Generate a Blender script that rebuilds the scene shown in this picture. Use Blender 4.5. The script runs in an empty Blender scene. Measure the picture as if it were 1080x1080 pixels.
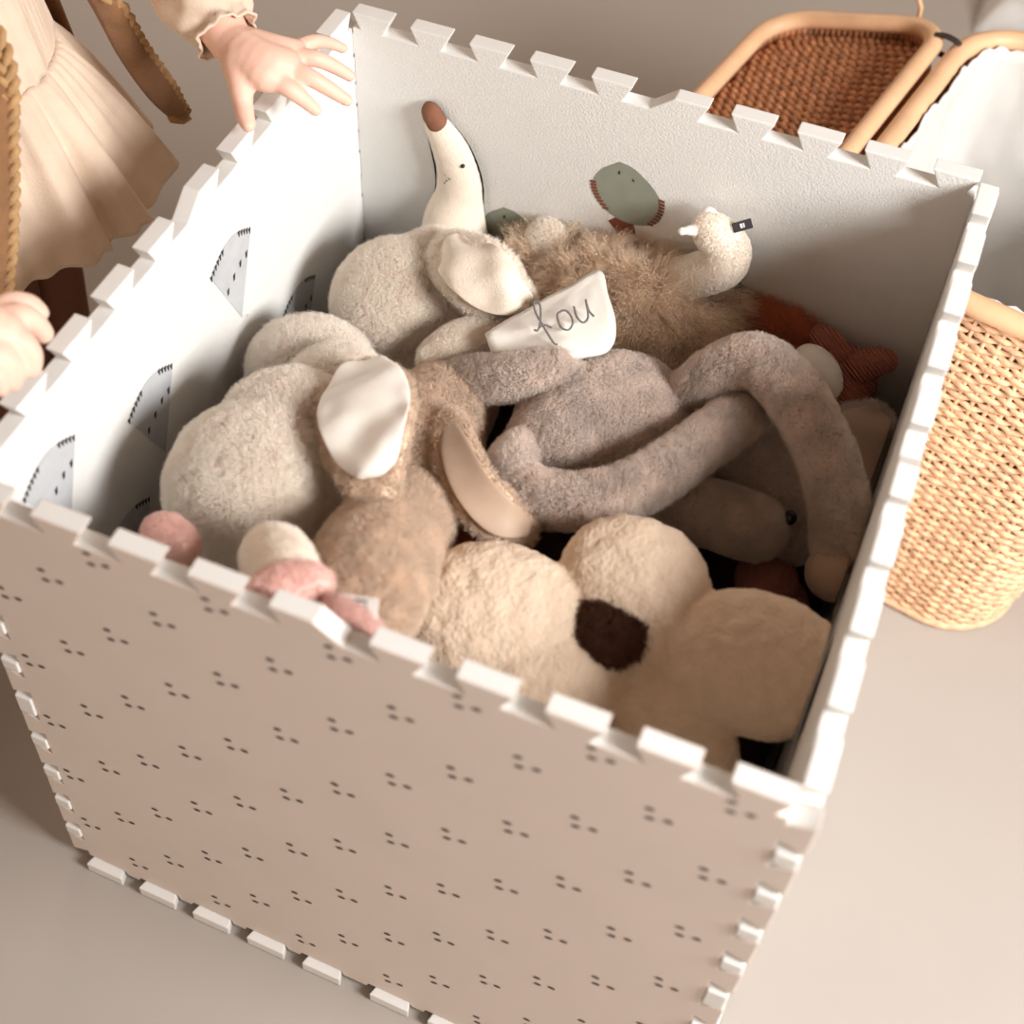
import bpy, bmesh, math, random
import numpy as np
from mathutils import Vector, Matrix, noise as mnoise

random.seed(4)
np.random.seed(4)
SC = bpy.context.scene
COL = SC.collection

# ------------------------------------------------------------------ camera
CAM = Vector((0.2911, -0.7784, 1.488))
RX = Vector((0.9141, 0.4042, 0.0260)); RY = Vector((0.3254, -0.6945, -0.6417)); RZ = Vector((-0.2414, 0.5950, -0.7666))
RX.normalize(); RZ.normalize(); RY = RZ.cross(RX).normalized(); RX = RY.cross(RZ).normalized()
FPX, PCX, PCY = 1656.44, 509.0, 440.0
cam_d = bpy.data.cameras.new('camera')
cam = bpy.data.objects.new('camera', cam_d)
COL.objects.link(cam)
m = Matrix.Identity(4)
for i in range(3):
    m[i][0] = RX[i]; m[i][1] = -RY[i]; m[i][2] = -RZ[i]; m[i][3] = CAM[i]
cam.matrix_world = m
cam_d.sensor_width = 36.0
cam_d.lens = FPX / 1080 * 36.0
cam_d.shift_x = (540 - PCX) / 1080
cam_d.shift_y = -(540 - PCY) / 1080
cam_d.clip_start = 0.02
cam_d.dof.use_dof = True
cam_d.dof.focus_distance = 1.42
cam_d.dof.aperture_fstop = 3.6
SC.camera = cam

# ------------------------------------------------------------------ light
world = bpy.data.worlds.new('room_light'); SC.world = world
world.use_nodes = True
bg = world.node_tree.nodes['Background']
bg.inputs[0].default_value = (1.0, 0.64, 0.44, 1)
bg.inputs[1].default_value = 0.225

def area(name, loc, target, sx, sy, power, col):
    l = bpy.data.lights.new(name, 'AREA'); l.shape = 'RECTANGLE'; l.size = sx; l.size_y = sy
    l.energy = power; l.color = col
    o = bpy.data.objects.new(name, l); COL.objects.link(o); o.location = loc
    o.rotation_euler = (Vector(target) - Vector(loc)).to_track_quat('-Z', 'Y').to_euler()
    return o
area('window_daylight', (1.80, -0.40, 1.62), (0.0, 0.05, 0.35), 0.8, 0.7, 78, (1.0, 0.988, 0.978))
area('front_window_daylight', (0.9, -2.5, 0.85), (0.0, -0.2, 0.35), 1.5, 0.8, 14, (1.0, 0.89, 0.79))
area('far_floor_fill', (-1.6, 2.9, 2.1), (-0.3, 1.3, 0.0), 1.2, 0.9, 26, (1.0, 0.86, 0.72))  # added fill without a known source, brightens the floor behind the box

vs = SC.view_settings
vs.view_transform = 'Standard'; vs.look = 'None'; vs.gamma = 1.0; vs.use_curve_mapping = False
vs.exposure = 0.13

# ------------------------------------------------------------------ helpers
def at(px, py, z):
    """world point at height z seen along the line of the photograph's pixel"""
    d = RX * ((px - PCX) / FPX) + RY * ((py - PCY) / FPX) + RZ
    return CAM + d * ((z - CAM.z) / d.z)

def atx(px, py, x):
    d = RX * ((px - PCX) / FPX) + RY * ((py - PCY) / FPX) + RZ
    return CAM + d * ((x - CAM.x) / d.x)

def aty(px, py, y):
    d = RX * ((px - PCX) / FPX) + RY * ((py - PCY) / FPX) + RZ
    return CAM + d * ((y - CAM.y) / d.y)

def lin(c):
    return tuple((v / 255 / 12.92) if v / 255 <= 0.04045 else ((v / 255 + 0.055) / 1.055) ** 2.4 for v in c) + (1.0,)

def mat(name, rgb, rough=0.7, var=0.06, vscale=30.0, bump=0.0, bscale=200.0, sheen=0.0, spec=0.3, sss=0.0, stretch=None):
    m_ = bpy.data.materials.new(name); m_.use_nodes = True
    nt = m_.node_tree; b = nt.nodes['Principled BSDF']
    b.inputs['Roughness'].default_value = rough
    b.inputs['Specular IOR Level'].default_value = spec
    if sheen:
        b.inputs['Sheen Weight'].default_value = sheen
        b.inputs['Sheen Roughness'].default_value = 0.5
    if sss:
        b.inputs['Subsurface Weight'].default_value = sss
        b.inputs['Subsurface Radius'].default_value = (0.012, 0.005, 0.003)
        b.inputs['Subsurface Scale'].default_value = 0.6
    tc = nt.nodes.new('ShaderNodeTexCoord')
    src = tc.outputs['Object']
    if stretch:
        mp = nt.nodes.new('ShaderNodeMapping'); mp.inputs['Scale'].default_value = stretch
        nt.links.new(src, mp.inputs[0]); src = mp.outputs[0]
    n = nt.nodes.new('ShaderNodeTexNoise'); n.inputs['Scale'].default_value = vscale; n.inputs['Detail'].default_value = 4
    nt.links.new(src, n.inputs['Vector'])
    r = nt.nodes.new('ShaderNodeValToRGB')
    c = lin(rgb)
    r.color_ramp.elements[0].position = 0.3; r.color_ramp.elements[1].position = 0.7
    r.color_ramp.elements[0].color = tuple(v * (1 - var) for v in c[:3]) + (1,)
    r.color_ramp.elements[1].color = tuple(min(1, v * (1 + var)) for v in c[:3]) + (1,)
    nt.links.new(n.outputs['Fac'], r.inputs[0]); nt.links.new(r.outputs[0], b.inputs['Base Color'])
    if bump:
        n2 = nt.nodes.new('ShaderNodeTexNoise'); n2.inputs['Scale'].default_value = bscale; n2.inputs['Detail'].default_value = 3
        nt.links.new(src, n2.inputs['Vector'])
        bp = nt.nodes.new('ShaderNodeBump'); bp.inputs['Strength'].default_value = bump; bp.inputs['Distance'].default_value = 0.002
        nt.links.new(n2.outputs['Fac'], bp.inputs['Height']); nt.links.new(bp.outputs[0], b.inputs['Normal'])
    return m_

def fur_mat(name, rgb, var=0.10, trans=0.35):
    m_ = mat(name, rgb, 0.9, var, 45.0, spec=0.05)
    nt = m_.node_tree; b = nt.nodes['Principled BSDF']; out = nt.nodes['Material Output']
    src = b.inputs['Base Color'].links[0].from_socket
    d = nt.nodes.new('ShaderNodeBsdfDiffuse'); t = nt.nodes.new('ShaderNodeBsdfTranslucent'); mx = nt.nodes.new('ShaderNodeMixShader')
    nt.links.new(src, d.inputs[0]); nt.links.new(src, t.inputs[0]); mx.inputs[0].default_value = trans
    nt.links.new(d.outputs[0], mx.inputs[1]); nt.links.new(t.outputs[0], mx.inputs[2]); nt.links.new(mx.outputs[0], out.inputs[0])
    nt.nodes.remove(b)
    return m_

def link(o, parent=None):
    COL.objects.link(o)
    if parent is not None:
        o.parent = parent
        o.matrix_parent_inverse = Matrix.Translation(parent.location).inverted()
    return o

def mobj(name, me, mats, parent=None, smooth=True):
    if not isinstance(mats, (list, tuple)): mats = [mats]
    for k in mats: me.materials.append(k)
    if smooth: me.polygons.foreach_set('use_smooth', [True] * len(me.polygons))
    return link(bpy.data.objects.new(name, me), parent)

def bmo(name, bm, mats, parent=None, smooth=True):
    me = bpy.data.meshes.new(name); bm.normal_update(); bm.to_mesh(me); bm.free()
    return mobj(name, me, mats, parent, smooth)

def thing(name, label, cat, loc=(0, 0, 0), group=None):
    o = bpy.data.objects.new(name, None); COL.objects.link(o); o.location = loc
    o.empty_display_size = 0.05
    return tag(o, label, cat, group)

def tag(o, label, cat, group=None, kind=None):
    o['label'] = label; o['category'] = cat
    if group: o['group'] = group
    if kind: o['kind'] = kind
    return o

def spline(pts, n):
    """Catmull-Rom through rows of numbers"""
    P = [np.array([float(v) for v in p]) for p in pts]
    P = [2 * P[0] - P[1]] + P + [2 * P[-1] - P[-2]]
    out = []; segs = len(P) - 3
    for k in range(n):
        t = k / (n - 1) * segs; i = min(int(t), segs - 1); u = t - i
        a, b, c, d = P[i:i + 4]
        out.append(0.5 * ((2 * b) + (-a + c) * u + (2 * a - 5 * b + 4 * c - d) * u * u + (-a + 3 * b - 3 * c + d) * u ** 3))
    return out

ICO = None
def ico():
    global ICO
    if ICO is None:
        bm = bmesh.new(); bmesh.ops.create_icosphere(bm, subdivisions=3, radius=1)
        bm.verts.index_update()
        ICO = (np.array([v.co[:] for v in bm.verts]), np.array([[v.index for v in f.verts] for f in bm.faces])); bm.free()
    return ICO

def ball(c, r):
    return ('e', Vector(c), (r, r, r), Matrix.Identity(3))

def ell(c, d, ra, rb, rc, up=(0, 0, 1)):
    """ellipsoid: half-length ra along d, rc along (about) up, rb across"""
    x = Vector(d).normalized(); y = Vector(up).cross(x).normalized(); z = x.cross(y)
    M = Matrix((x, y, z)).transposed()
    return ('e', Vector(c), (ra, rb, rc), M)

def tube_balls(pts, n=None):
    """pts: (Vector, radius) rows -> a chain of balls"""
    rows = [tuple(p) + (r,) for p, r in pts]
    L = sum((Vector(pts[i + 1][0]) - Vector(pts[i][0])).length for i in range(len(pts) - 1))
    rm = min(r for _, r in pts)
    n = n or max(4, int(L / (rm * 0.35)))
    return [ball(q[:3], max(q[3], 0.001)) for q in spline(rows, n)]

def blob(name, prims, m_, parent=None, voxel=0.004, smooth=6, lump=0.0, lscale=25.0):
    V0, F0 = ico(); Vs = []; Fs = []; off = 0
    for _, c, r, M in prims:
        A = np.array(M)
        Vs.append((V0 * np.array(r)) @ A.T + np.array(c)); Fs.append(F0 + off); off += len(V0)
    V = np.vstack(Vs); F = np.vstack(Fs)
    me = bpy.data.meshes.new('tmp'); me.from_pydata(V.tolist(), [], F.tolist()); me.update()
    o = bpy.data.objects.new('tmp', me); COL.objects.link(o)
    md = o.modifiers.new('r', 'REMESH'); md.mode = 'VOXEL'; md.voxel_size = voxel
    if smooth:
        s = o.modifiers.new('s', 'SMOOTH'); s.factor = 0.5; s.iterations = smooth
    dg = bpy.context.evaluated_depsgraph_get(); dg.update()
    me2 = bpy.data.meshes.new_from_object(o.evaluated_get(dg)); me2.name = name
    bpy.data.objects.remove(o); bpy.data.meshes.remove(me)
    if lump:
        for v in me2.vertices:
            v.co += v.normal * (lump * mnoise.noise(v.co * lscale))
    if IN_BOX:              # soft toys flatten where they press on the foam walls
        for v in me2.vertices:
            if v.co.z < .60:
                v.co.x = max(-.2875, min(right_face(v.co), v.co.x)); v.co.y = max(-.2875, min(.289, v.co.y))
    return mobj(name, me2, m_, parent)

IN_BOX = False
def right_face(p):
    """where the inner face of the leaning right tile stands"""
    u = min(1, max(0, .5 - p.y / .62)); v = min(1, p.z / .62)
    top = TOP['BR'].x * (1 - u) + TOP['FR'].x * u; bot = BOT['BR'].x * (1 - u) + BOT['FR'].x * u
    return top * v + bot * (1 - v) - TH - .004
def fur(o, length, count, m_=None, child=12, rough=0.5, thick=0.00035, comb=(0, 0, 0), clump=0.0, seed=1, rnd=0.3):
    md = o.modifiers.new('fur', 'PARTICLE_SYSTEM')
    ps = md.particle_system; ps.seed = seed
    s = ps.settings; s.type = 'HAIR'; s.count = count; s.hair_step = 3; s.render_step = 3; s.display_step = 2
    s.emit_from = 'FACE'; s.use_emit_random = True; s.use_even_distribution = True; s.distribution = 'RAND'
    s.use_advanced_hair = True
    s.hair_length = length; s.factor_random = rnd * length / 4; s.object_align_factor = [c / 4 for c in comb]
    s.child_type = 'INTERPOLATED' if child else 'NONE'
    if child:
        s.rendered_child_count = child; s.child_percent = 0 if hasattr(s, 'child_percent') else 0
        s.child_length = 1.0; s.clump_factor = clump
        s.roughness_1 = length * rough * 0.5; s.roughness_1_size = 0.01
        s.roughness_endpoint = length * rough; s.roughness_2 = length * rough * 0.6; s.roughness_2_size = 0.01
    s.radius_scale = 1.0; s.root_radius = thick; s.tip_radius = thick * 0.25; s.use_close_tip = True
    m_ = m_ or F_.get(o.data.materials[0].name)
    if m_ is not None:
        o.data.materials.append(m_); s.material = len(o.data.materials)
    else:
        s.material = 1
    return o

def sweep(name, spine, hw, th, nrm, m_, parent=None, cup=0.0, n=24, seg=20, sub=1, off=0.0, crumple=0.0):
    """flat leaf shape: spine points, half widths, half thickness, facing direction"""
    rows = [tuple(p) + (w,) for p, w in zip(spine, hw)]
    S = spline(rows, n); bm = bmesh.new(); rings = []
    nv = Vector(nrm).normalized()
    for i, q in enumerate(S):
        p = Vector(q[:3]); w = max(q[3], 0.0008)
        a = Vector(S[max(0, i - 1)][:3]); b = Vector(S[min(n - 1, i + 1)][:3])
        t = (b - a).normalized(); u = nv.cross(t).normalized(); k = t.cross(u).normalized()
        ring = []
        for j in range(seg):
            an = 2 * math.pi * j / seg
            x = math.cos(an); y = math.sin(an)
            sx = math.copysign(abs(x) ** 0.8, x)
            cr = crumple * (mnoise.noise(p * 45 + u * (sx * w * 60)) + .5 * math.sin(i * .5 + sx * 2.5)) if crumple else 0
            ring.append(bm.verts.new(p + u * (w * sx) + k * (off + cr + th * y * min(1, w / (th * 2.5) + .3) + cup * w * sx * sx)))
        rings.append(ring)
    for a, b in zip(rings, rings[1:]):
        for j in range(seg):
            bm.faces.new((a[j], a[(j + 1) % seg], b[(j + 1) % seg], b[j]))
    bm.faces.new(rings[0][::-1]); bm.faces.new(rings[-1])
    if IN_BOX:
        for v in bm.verts: v.co.x = max(-.286, min(.288, v.co.x)); v.co.y = max(-.286, min(.287, v.co.y))
    bmesh.ops.recalc_face_normals(bm, faces=bm.faces)
    o = bmo(name, bm, m_, parent)
    if sub:
        s = o.modifiers.new('s', 'SUBSURF'); s.levels = sub; s.render_levels = sub
    return o

def tube_into(bm, pts, r, seg=8, closed=False, mi=0, caps=True):
    P = [Vector(p) for p in pts]; n = len(P); rings = []
    prev = None
    for i in range(n):
        if closed: t = (P[(i + 1) % n] - P[i - 1]).normalized()
        else: t = (P[min(n - 1, i + 1)] - P[max(0, i - 1)]).normalized()
        if prev is None:
            up = Vector((0, 0, 1)) if abs(t.z) < 0.9 else Vector((1, 0, 0))
            u = up.cross(t).normalized()
        else:
            u = (prev - t * prev.dot(t)).normalized()
        prev = u; w = t.cross(u)
        rr = r[i] if isinstance(r, (list, tuple)) else r
        rings.append([bm.verts.new(P[i] + (u * math.cos(2 * math.pi * j / seg) + w * math.sin(2 * math.pi * j / seg)) * rr) for j in range(seg)])
    pairs = list(zip(rings, rings[1:])) + ([(rings[-1], rings[0])] if closed else [])
    for a, b in pairs:
        for j in range(seg):
            f = bm.faces.new((a[j], a[(j + 1) % seg], b[(j + 1) % seg], b[j])); f.material_index = mi
    if not closed and caps:
        f = bm.faces.new(rings[0][::-1]); f.material_index = mi
        f = bm.faces.new(rings[-1]); f.material_index = mi

# ------------------------------------------------------------------ materials
M_floor = mat('floor_screed', (170, 162, 154), 0.55, 0.04, 2.2, 0.03, 60, spec=0.35)
M_foam = mat('white_foam', (226, 225, 221), 0.6, 0.015, 40, 0.0)
M_foam_in = mat('textured_white_foam', (228, 227, 223), 0.62, 0.012, 40, 0.35, 520)
M_beige = mat('beige_foam_print', (216, 203, 193), 0.6, 0.02, 12, 0.08, 500)
M_dot = mat('charcoal_print', (88, 76, 68), 0.6, 0.05)
M_fan = mat('grey_fan_print', (190, 192, 194), 0.6, 0.05, 60)
M_ink = mat('dark_ink_print', (62, 58, 62), 0.6, 0.05)
M_sage = mat('sage_print', (142, 146, 132), 0.6, 0.05, 60)
M_rustink = mat('rust_print', (124, 72, 56), 0.6, 0.05)
M_cream = mat('cream_plush', (250, 241, 228), 0.9, 0.06, 60, 0.5, 240, sheen=0.2, spec=0.1)
M_cream2 = mat('ivory_plush', (251, 241, 227), 0.9, 0.05, 60, 0.5, 240, sheen=0.2, spec=0.1)
M_taupe = mat('taupe_plush', (234, 214, 190), 0.9, 0.08, 60, 0.5, 240, sheen=0.2, spec=0.1)
M_grey = mat('grey_plush', (216, 202, 192), 0.9, 0.10, 60, 0.5, 240, sheen=0.25, spec=0.1)
M_tan = mat('tan_long_fur', (238, 214, 186), 0.9, 0.1, 60, 0.3, 200, spec=0.1)
M_satin = mat('white_satin', (240, 234, 224), 0.5, 0.03, 40, 0.15, 60, sheen=0.3)
M_tsatin = mat('beige_satin', (180, 154, 132), 0.5, 0.04, 40, 0.15, 60, sheen=0.2)
M_pink = mat('pink_minky', (242, 208, 198), 0.85, 0.08, 160, 0.7, 420, sheen=0.3)
M_dpink = mat('dusty_rose_plush', (182, 120, 104), 0.9, 0.08, 100, 0.6, 300, sheen=0.2)
M_rust = mat('rust_plush', (200, 126, 92), 0.9, 0.15, 60, 0.3, 200)
F_ = {}
for _n, _m, _c, _v in (('cream', M_cream, (255, 245, 235), .04), ('ivory', M_cream2, (255, 246, 237), .04), ('taupe', M_taupe, (230, 210, 190), .14), ('grey', M_grey, (238, 227, 218), .13), ('tan', M_tan, (248, 224, 202), .16), ('pink', M_pink, (246, 216, 208), .1), ('rust', M_rust, (214, 138, 102), .2), ):
    F_[_m.name] = fur_mat(_n + '_fur', _c, _v)
M_teddy = mat('cream_teddy', (222, 199, 175), 0.92, 0.05, 90, 0.9, 260, sheen=0.15, spec=0.1)
M_choc = mat('chocolate_teddy', (86, 56, 42), 0.95, 0.2, 120, 1.0, 260, spec=0.1)
M_velvet = mat('ivory_velvet', (234, 220, 202), 0.8, 0.04, 120, 0.35, 500, sheen=0.3, spec=0.15)
M_brownvel = mat('brown_velvet', (128, 86, 64), 0.8, 0.08, 120, 0.3, 500)
M_black = mat('black_bead', (20, 17, 16), 0.25, 0.0, spec=0.5)
M_thread = mat('grey_thread', (112, 108, 106), 0.8, 0.05)
M_tagw = mat('white_ribbon', (236, 232, 226), 0.6, 0.02)
M_gapfill = mat('gap_shade_brown', (78, 54, 44), 0.95, 0.15, 50, 0.6, 160, spec=0.1)  # shade between the toys put into the filler's colour
M_skin = mat('skin', (238, 196, 176), 0.5, 0.04, 30, 0.1, 400, sss=0.12)
M_dress = mat('cream_linen', (222, 200, 178), 0.85, 0.05, 40, 0.25, 500, sheen=0.2, spec=0.15)
M_suede = mat('brown_suede', (136, 98, 66), 0.9, 0.12, 60, 0.4, 260, sheen=0.2)
M_braid = mat('braided_wool_trim', (176, 140, 98), 0.9, 0.15, 90, 0.4, 300)
M_hair = mat('child_hair', (150, 110, 74), 0.6, 0.15, 80, 0.2, 200)
M_sock = mat('brown_legging', (104, 66, 50), 0.9, 0.05, 60, 0.2, 300)
M_wick = mat('golden_wicker', (226, 184, 148), 0.55, 0.28, 90, 0.2, 200)
M_wickd = mat('brown_seagrass', (182, 126, 88), 0.75, 0.35, 90, 0.3, 260)
M_rod = mat('rattan_rod', (226, 182, 142), 0.45, 0.08, 30, 0.1, 200)
M_liner = mat('white_linen_liner', (216, 213, 208), 0.85, 0.02, 30, 0.2, 700)
M_wire = mat('dark_wire', (54, 44, 38), 0.5, 0.1)
M_pale = mat('pale_pink_cloth', (214, 188, 176), 0.9, 0.06, 20, 0.3, 300)

# ------------------------------------------------------------------ floor
bm = bmesh.new()
vv = [bm.verts.new(p) for p in ((-3.2, -2.6, 0), (3.2, -2.6, 0), (3.2, 4.2, 0), (-3.2, 4.2, 0))]
bm.faces.new(vv)
g = bmesh.ops.extrude_face_region(bm, geom=bm.faces[:])
for v in [q for q in g['geom'] if isinstance(q, bmesh.types.BMVert)]: v.co.z -= 0.08
bmesh.ops.recalc_face_normals(bm, faces=bm.faces)
fl = bmo('floor', bm, M_floor, smooth=False); fl['kind'] = 'structure'

M_wall = mat('warm_white_wall', (226, 214, 200), 0.8, 0.02, 6)
for nm, c, d in (('wall_back', (0, 4.25, 1.3), (6.4, .1, 2.6)), ('wall_left', (-3.25, .8, 1.3), (.1, 6.8, 2.6))):
    bm = bmesh.new(); bmesh.ops.create_cube(bm, size=1)
    for v in bm.verts: v.co = Vector((c[0] + v.co.x * d[0], c[1] + v.co.y * d[1], c[2] + v.co.z * d[2]))
    bmo(nm, bm, M_wall, smooth=False)['kind'] = 'structure'

# ------------------------------------------------------------------ foam box
PITCH, HALFMID, TH, TAB = 0.05955, 0.0356, 0.016, 0.0175
CS = [-(HALFMID + PITCH * i) for i in range(4, -1, -1)] + [HALFMID + PITCH * i for i in range(5)]
NECK, TIP = 0.0118, 0.0200
S = 0.31
TOP = {'BL': Vector((-S + .0045, S - .0029, .62 - .0037)), 'BR': Vector((S - .004, S + .0056, .62 + .006)),
       'FR': Vector((S + .018, -S + .0081, .62 - .0034)), 'FL': Vector((-S + .003, -S - .0037, .62 - .0044))}
BOT = {'BL': Vector((-S + .0091, S + .0049, 0)), 'BR': Vector((S, S, 0)),
       'FR': Vector((S - .006, -S - .006, 0)), 'FL': Vector((-S - .002, -S - .004, 0))}

def mapper(l, r):
    """(a, b) in the panel's outer face -> world; a from corner l to corner r"""
    def q(a, b):
        u = a / (2 * S) + 0.5; v = b / 0.62
        return (TOP[l] * (1 - u) + TOP[r] * u) * v + (BOT[l] * (1 - u) + BOT[r] * u) * (1 - v)
    n = (TOP[r] - TOP[l]).cross(Vector((0, 0, 1))).normalized()
    return q, n      # n points outward when l is on the left seen from outside

def profile(side_tabs):
    """outline of one tile, counter-clockwise from bottom left, with dovetail tabs"""
    B = S - TH; b0, b1 = TH, 0.62 - TAB
    pts = []
    g = 0.0012
    # bottom: fills between the base tile's tabs, stepping down to the floor
    pts.append((-B, b0))
    for i in range(9):
        c0, c1 = CS[i], CS[i + 1]
        pts += [(c0 + TIP + g, b0), (c0 + TIP + g + 0.002, b0 - .007), (c1 - TIP - g - 0.002, b0 - .007), (c1 - TIP - g, b0)]
    pts.append((B, b0))
    E = S + 0.002
    def side(sg):
        out = []
        if side_tabs:
            for c in CS:
                z = 0.31 + c
                out += [(sg * B, z - NECK), (sg * E, z - TIP + .001), (sg * E, z + TIP - .001), (sg * B, z + NECK)]
        else:
            for i in range(9):
                z0, z1 = 0.31 + CS[i], 0.31 + CS[i + 1]
                out += [(sg * B, z0 + NECK + .003), (sg * E, z0 + TIP + .003), (sg * E, z1 - TIP - .003), (sg * B, z1 - NECK - .003)]
        return out
    pts += side(1)
    pts.append((B, b1))
    for k, c in reversed(list(enumerate(CS))):
        if k == 4:      # the tab beside the centre is cut with a ramp
            pts += [(c + 0.034, b1), (c + 0.012, 0.62), (c - TIP, 0.62), (c - NECK, b1)]
        else:
            pts += [(c + NECK, b1), (c + TIP, 0.62), (c - TIP, 0.62), (c - NECK, b1)]
    pts.append((-B, b1))
    pts += side(-1)[::-1]
    return pts

box = thing('foam_tile_box', 'large open box of interlocked white and beige puzzle play mat tiles holding plush toys', 'toy box', (0, 0, 0))

def panel(l, r, side_tabs, prints_out=(), prints_in=(), label=None):
    q, n = mapper(l, r); P = profile(side_tabs)
    bm = bmesh.new()        # built flat as (a, b, depth), cut into a grid, then bent onto the four corners
    o_ = [bm.verts.new((a, b, 0)) for a, b in P]
    i_ = [bm.verts.new((a, b, -TH)) for a, b in P]
    f = bm.faces.new(o_); f.material_index = 0
    f = bm.faces.new(i_[::-1]); f.material_index = 1
    N = len(P)
    for k in range(N):
        f = bm.faces.new((o_[k], i_[k], i_[(k + 1) % N], o_[(k + 1) % N])); f.material_index = 2
    bmesh.ops.recalc_face_normals(bm, faces=bm.faces)
    bmesh.ops.bevel(bm, geom=bm.edges[:], offset=0.0013, segments=2, affect='EDGES', profile=0.6)
    for k in range(-7, 8):
        for co, no in (((k * .04, 0, 0), (1, 0, 0)), ((0, .31 + k * .04, 0), (0, 1, 0))):
            bmesh.ops.bisect_plane(bm, geom=bm.verts[:] + bm.edges[:] + bm.faces[:], plane_co=co, plane_no=no)
    bmesh.ops.triangulate(bm, faces=[f for f in bm.faces if len(f.verts) > 4])
    for v in bm.verts:
        v.co = q(v.co.x, v.co.y) + n * v.co.z
    for poly, mi, h in prints_out:
        f = bm.faces.new([bm.verts.new(q(a, b) + n * (0.0004 + h)) for a, b in poly]); f.material_index = mi
    for poly, mi, h in prints_in:
        f = bm.faces.new([bm.verts.new(q(a, b) - n * (TH + 0.0004 + h)) for a, b in poly][::-1]); f.material_index = mi
    o = bmo('side_panel', bm, [M_beige if l == 'FL' else M_foam, M_foam_in, M_foam, M_dot, M_fan, M_ink, M_sage, M_rustink], box, smooth=False)
    if label: o['label'] = label
    return o

def dot(a, b, rx, ry, ang, n=9):
    return [(a + math.cos(ang) * rx * math.cos(t) - math.sin(ang) * ry * math.sin(t),
             b + math.sin(ang) * rx * math.cos(t) + math.cos(ang) * ry * math.sin(t)) for t in [2 * math.pi * k / n for k in range(n)]]

dots = []
for k in range(-7, 8):
    for j in range(-1, 8):
        a = -0.006 + 0.0452 * k; b = 0.592 - 0.0985 * j - (0.0475 if k % 2 else 0)
        if abs(a) > 0.285 or not 0.02 < b < 0.595: continue
        for da, db in ((-0.0062, 0.0062), (-0.0045, -0.0058), (0.0075, -0.0012)):
            dots.append((dot(a + da, b + db, 0.0035, 0.0022, 0.15 + random.uniform(-.15, .15)), 3, 0))
front = panel('FL', 'FR', True, prints_out=dots, label='beige tile printed with small charcoal three-dot clusters')

def grey_fan(y, z, s=1.0):
    """a grey fan leaf on the left tile; (y, z) of its point; a = -y in the panel seen from outside"""
    out = []
    def P(dy, dz): return (-(y + dy * s), z + dz * s)
    arc = [P(-0.038 + 0.070 * t, 0.086 + 0.016 * math.sin(math.pi * t)) for t in [k / 10 for k in range(11)]]
    out.append(([P(0, 0)] + arc, 4, 0))
    for t in (0.02, .08, .14, .2, .26, .32, .72, .78, .84, .9, .96):
        c = (-0.038 + 0.070 * t, 0.085 + 0.016 * math.sin(math.pi * t))
        out.append(([P(c[0] - .0004, c[1] - .0055), P(c[0] + .0006, c[1] - .0055), P(c[0] + .0021, c[1] + .0012), P(c[0] - .0021, c[1] + .0012)], 5, 0.0002))
    for dy, dz in ((-.016, .048), (-.004, .056), (.008, .062), (.019, .064)):
        out.append(([P(dy - .0012, dz - .004), P(dy + .0016, dz - .003), P(dy + .003, dz + .004), P(dy - .001, dz + .003)], 5, 0.0002))
    for k in range(8):
        t0, t1 = k / 8, (k + 1) / 8
        f = lambda t: (0.009 * math.sin(t * 4), -0.016 * t + 0.006 * t * t)
        (x0, z0), (x1, z1) = f(t0), f(t1)
        out.append(([P(x0, z0), P(x0 + .001, z0), P(x1 + .001, z1), P(x1, z1)], 4, 0.0001))
    return [(poly, mi, h) for poly, mi, h in out]
pl = []
for y, z in ((.057, .437), (-.084, .398), (-.216, .449), (.158, .285), (.012, .268), (-.148, .285)):
    pl += grey_fan(y, z)
left = panel('BL', 'FL', False, prints_in=pl, label='white tile printed inside with grey fan leaves')

def sage_fan(x, z):
    out = []
    def P(dx, dz): return (-(x + dx), z + dz)
    sh = [(-.012, .078), (.004, .074), (.026, .055), (.034, .036), (.032, .018), (.012, .008), (-.010, .010), (-.028, .022), (-.037, .040), (-.030, .062)]
    cl = [tuple(p) for p in spline(sh + [sh[0]], 41)][:-1]
    out.append(([P(*p) for p in cl], 6, 0))
    for side in ((.034, .046, .026, .014), (-.037, .046, -.022, .018)):
        for k in range(9):
            t = k / 8
            cx = side[0] * (1 - t) + side[2] * t; cz = side[1] * (1 - t) + side[3] * t
            cx += (0.004 if side[0] > 0 else -0.003) * math.sin(math.pi * t)
            sgn = 1 if side[0] > 0 else -1
            out.append(([P(cx - .004 * sgn, cz - .0012), P(cx + .002 * sgn, cz - .0018), P(cx + .002 * sgn, cz + .0012), P(cx - .004 * sgn, cz + .0018)], 7, 0.0002))
    out.append(([P(-.017, .003), P(-.004, -.012), P(.012, -.004), P(.008, .011), P(-.008, .012)], 7, -0.00005))
    out.append(([P(-.0125, .064), P(-.0105, .063), P(-.010, .067), P(-.012, .068)], 5, 0.0002))
    out.append(([P(.002, .060), P(.0045, .059), P(.004, .062), P(.002, .063)], 5, 0.0002))
    return out
pb = []
for x, z in ((-.008, .456), (-.122, .358), (.106, .36), (.22, .30)):
    pb += sage_fan(x, z)
back = panel('BR', 'BL', True, prints_in=pb, label='white tile printed inside with sage green leaves')
right = panel('FR', 'BR', False, label='plain white tile')

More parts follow.
